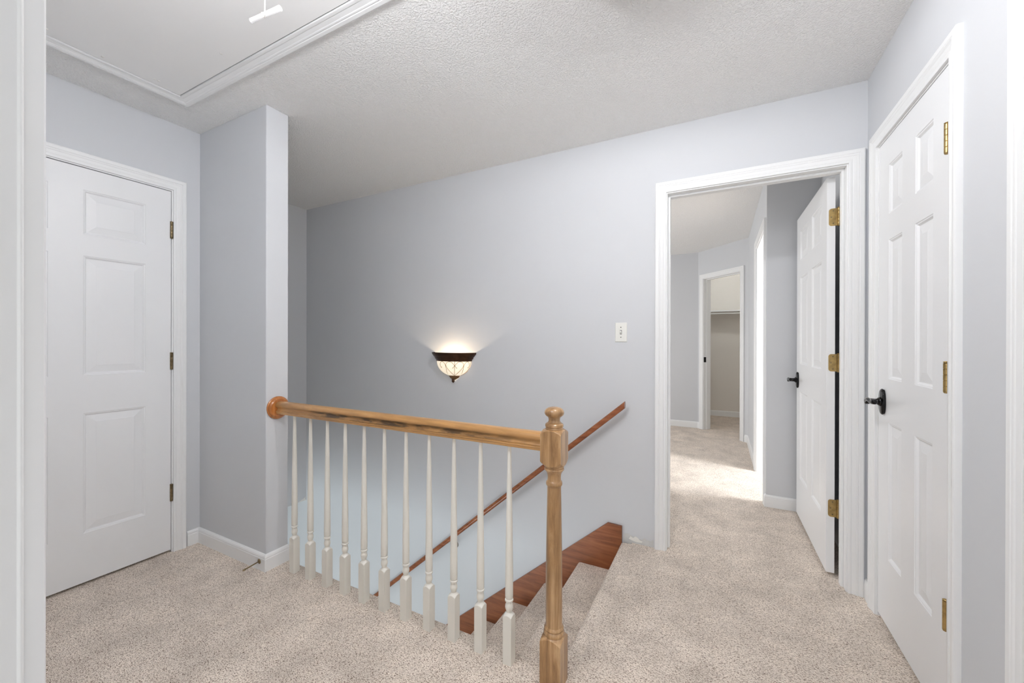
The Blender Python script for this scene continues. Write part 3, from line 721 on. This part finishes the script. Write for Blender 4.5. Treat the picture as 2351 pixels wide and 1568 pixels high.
# ------------------------------------------------------------------ light switch
swx, swz = -0.526, 1.2535
sw = tag(empty('light_switch', (swx, YB, swz)), 'ivory toggle light switch beside the open doorway', 'light switch')
b = MB(); rings = []
for k, t in ((1.0, 0.0), (1.0, 0.0025), (0.93, 0.0055)):
    w_, h_ = 0.0355 * k if k == 1 else 0.0325, 0.058 if k == 1 else 0.055
    rings.append([(-w_, -t, -h_), (w_, -t, -h_), (w_, -t, h_), (-w_, -t, h_)])
b.loft(rings); b.build('plate', M['plate'], sw, bevel=0.001)
b = MB(); b.box(-0.0055, 0.0055, -0.0062, -0.0050, -0.0125, 0.0125); b.build('toggle_slot', M['slot'], sw)
b = MB(); b.add([(-0.004, -0.005, -0.010), (0.004, -0.005, -0.010), (0.004, -0.005, 0.006), (-0.004, -0.005, 0.006), (-0.0033, -0.016, 0.001), (0.0033, -0.016, 0.001), (0.0033, -0.014, 0.0095), (-0.0033, -0.014, 0.0095)],
      [(0, 3, 2, 1), (4, 5, 6, 7), (0, 1, 5, 4), (1, 2, 6, 5), (2, 3, 7, 6), (3, 0, 4, 7)]); b.build('toggle', M['plate'], sw, bevel=0.0006)
for z in (0.030, -0.030):
    b = MB(); b.lathe([(0.0, 0.005), (0.0032, 0.005), (0.0032, 0.0062), (0.0, 0.0068)], (0, 0, z), 'Y', 14, sgn=-1); b.build('screw', M['slot'], sw)

# ------------------------------------------------------------------ attic hatch with pull cord
HX0, HX1, HY0, HY1 = -2.400, -1.030, 0.450, 1.006
ht = tag(empty('attic_hatch', ((HX0 + HX1) / 2, (HY0 + HY1) / 2, CE)), 'white flat attic hatch with moulded trim in the ceiling', 'attic hatch')
b = MB(); b.box(HX0 + 0.004, HX1 - 0.004, HY0 + 0.004, HY1 - 0.004, CE - 0.006, CE - 0.0005); b.build('panel', M['hatch'], ht, world=True, bevel=0.001)
b = MB(); b.box(HX0 - 0.004, HX1 + 0.004, HY0 - 0.004, HY1 + 0.004, CE - 0.0015, CE - 0.0004); b.build('gap_shade', M['slot'], ht, world=True)  # dark sheet painting the shade in the gap around the panel
b = MB(); rings = []
for x, y, dx, dy in ((HX0, HY0, -1, -1), (HX0, HY1, -1, 1), (HX1, HY1, 1, 1), (HX1, HY0, 1, -1), (HX0, HY0, -1, -1)):
    rings.append([(x + dx * q, y + dy * q, CE - 0.0002 - t) for q, t in CPROF])
b.loft(rings, caps=False); o = smooth_by_angle(b.build('trim', M['trim'], ht, world=True), 28)
for x, y in ((-2.355, 0.530), (-2.352, 0.545), (-1.890, 0.937), (-2.352, 0.885), (-2.352, 0.900), (-2.366, 0.712)):
    b = MB(); b.lathe([(0.006, 0.0), (0.005, -0.0012), (0.0, -0.0018)], (x, y, CE - 0.006), n=12); b.build('screw_cap', M['patch'], ht, world=True)
px_, py_ = -1.236, 0.733
pc = tag(empty('pull_cord', (px_, py_, CE)), 'white pull cord with clear plastic handle hanging from the attic hatch', 'pull cord')
b = MB(); b.tube([(px_, py_, CE - 0.006), (px_ - 0.003, py_, 2.34), (px_ + 0.001, py_, 2.27), (px_, py_, 2.19)], 0.0018, 8); b.build('cord', M['cord'], pc, world=True)
b = MB(); b.tube([(px_ - 0.064, py_ - 0.004, 2.199), (px_ - 0.03, py_ - 0.001, 2.199), (px_ + 0.03, py_ + 0.006, 2.200), (px_ + 0.060, py_ + 0.010, 2.201)], [0.007, 0.007, 0.0075, 0.008], 16); smooth_by_angle(b.build('handle', M['plastic'], pc, world=True), 40)
b = MB(); b.tube([(px_ - 0.002, py_ - 0.004, 2.196), (px_ + 0.004, py_ - 0.010, 2.184), (px_ + 0.010, py_ - 0.016, 2.174)], [0.006, 0.0045, 0.0015], 10); b.build('knot', M['cord'], pc, world=True)

# ------------------------------------------------------------------ door stop on the wing baseboard
ds = tag(empty('door_stop', (-2.130, WY0 - 0.013, 0.046)), 'thin bronze door stop screwed to the wing wall baseboard', 'door stop')
b = MB(); b.lathe([(0.0, 0.0), (0.013, 0.0), (0.013, 0.0015), (0.008, 0.004), (0.004, 0.006)], (0, 0, 0), 'Y', 20, sgn=-1); b.build('flange', M['antique'], ds)
b = MB(); b.tube([(0, -0.003, 0), (-0.002, -0.030, -0.004), (-0.004, -0.068, -0.009)], 0.0032, 10); b.build('rod', M['antique'], ds)
b = MB(); b.tube([(-0.004, -0.066, -0.009), (-0.0045, -0.078, -0.0105)], 0.0048, 12); b.build('tip', M['antique'], ds)

# ------------------------------------------------------------------ closet shelf and hanging rod
cs_ = tag(empty('closet_shelf', (0.05, 7.1, 1.68)), 'white closet shelf with hanging rod seen through the far doorway', 'shelf')
b = MB(); b.box(-0.899, 0.999, 6.95, 7.239, 1.662, 1.680); b.build('shelf_board', M['trim'], cs_, world=True)
b = MB(); b.tube([(-0.899, 6.98, 1.632), (0.999, 6.98, 1.632)], 0.010, 14); b.build('hanging_rod', M['trim'], cs_, world=True)
b = MB(); b.box(-0.899, 0.999, 7.221, 7.239, 1.57, 1.662); b.build('cleat', M['closet_wall'], cs_, world=True)

# scraped wall base between skirt board and doorway
def flake(name, pts, material, y):
    b = MB(); b.prism(pts, lambda p: (p[0], y, p[1]), lambda p: (p[0], YB - 0.0001, p[1])); o = b.build(name, material, wb); return o
rr = random.Random(3)
top = [(-0.505 + 0.0168 * k, 0.036 + rr.uniform(-0.006, 0.010) + (0.012 if k < 3 else 0)) for k in range(11)]
o = flake('scraped_strip', [(-0.510, -0.01)] + top + [(-0.336, -0.01)], M['scuff'], YB - 0.0008); o['label'] = 'scraped unpainted strip at the foot of the wall'
pf = [(-0.478, 0.020), (-0.468, 0.036), (-0.452, 0.030), (-0.440, 0.041), (-0.425, 0.036), (-0.414, 0.024), (-0.398, 0.020), (-0.404, 0.012), (-0.430, 0.010), (-0.455, 0.014)]
flake('plaster_patch', pf, M['patch'], YB - 0.0022)['label'] = 'torn white plaster patch'

b = MB(); b.prism([(2.352, -0.299), (2.434, -0.268), (2.425, -0.283), (2.434, -0.299)], lambda p: (XS - 0.0005, p[0], p[1]), lambda p: (XS + 0.002, p[0], p[1]))
b.build('plaster_patch', M['patch'], bpy.data.objects['wall_stairwell'])['label'] = 'small torn white patch at the foot of the stairwell wall'
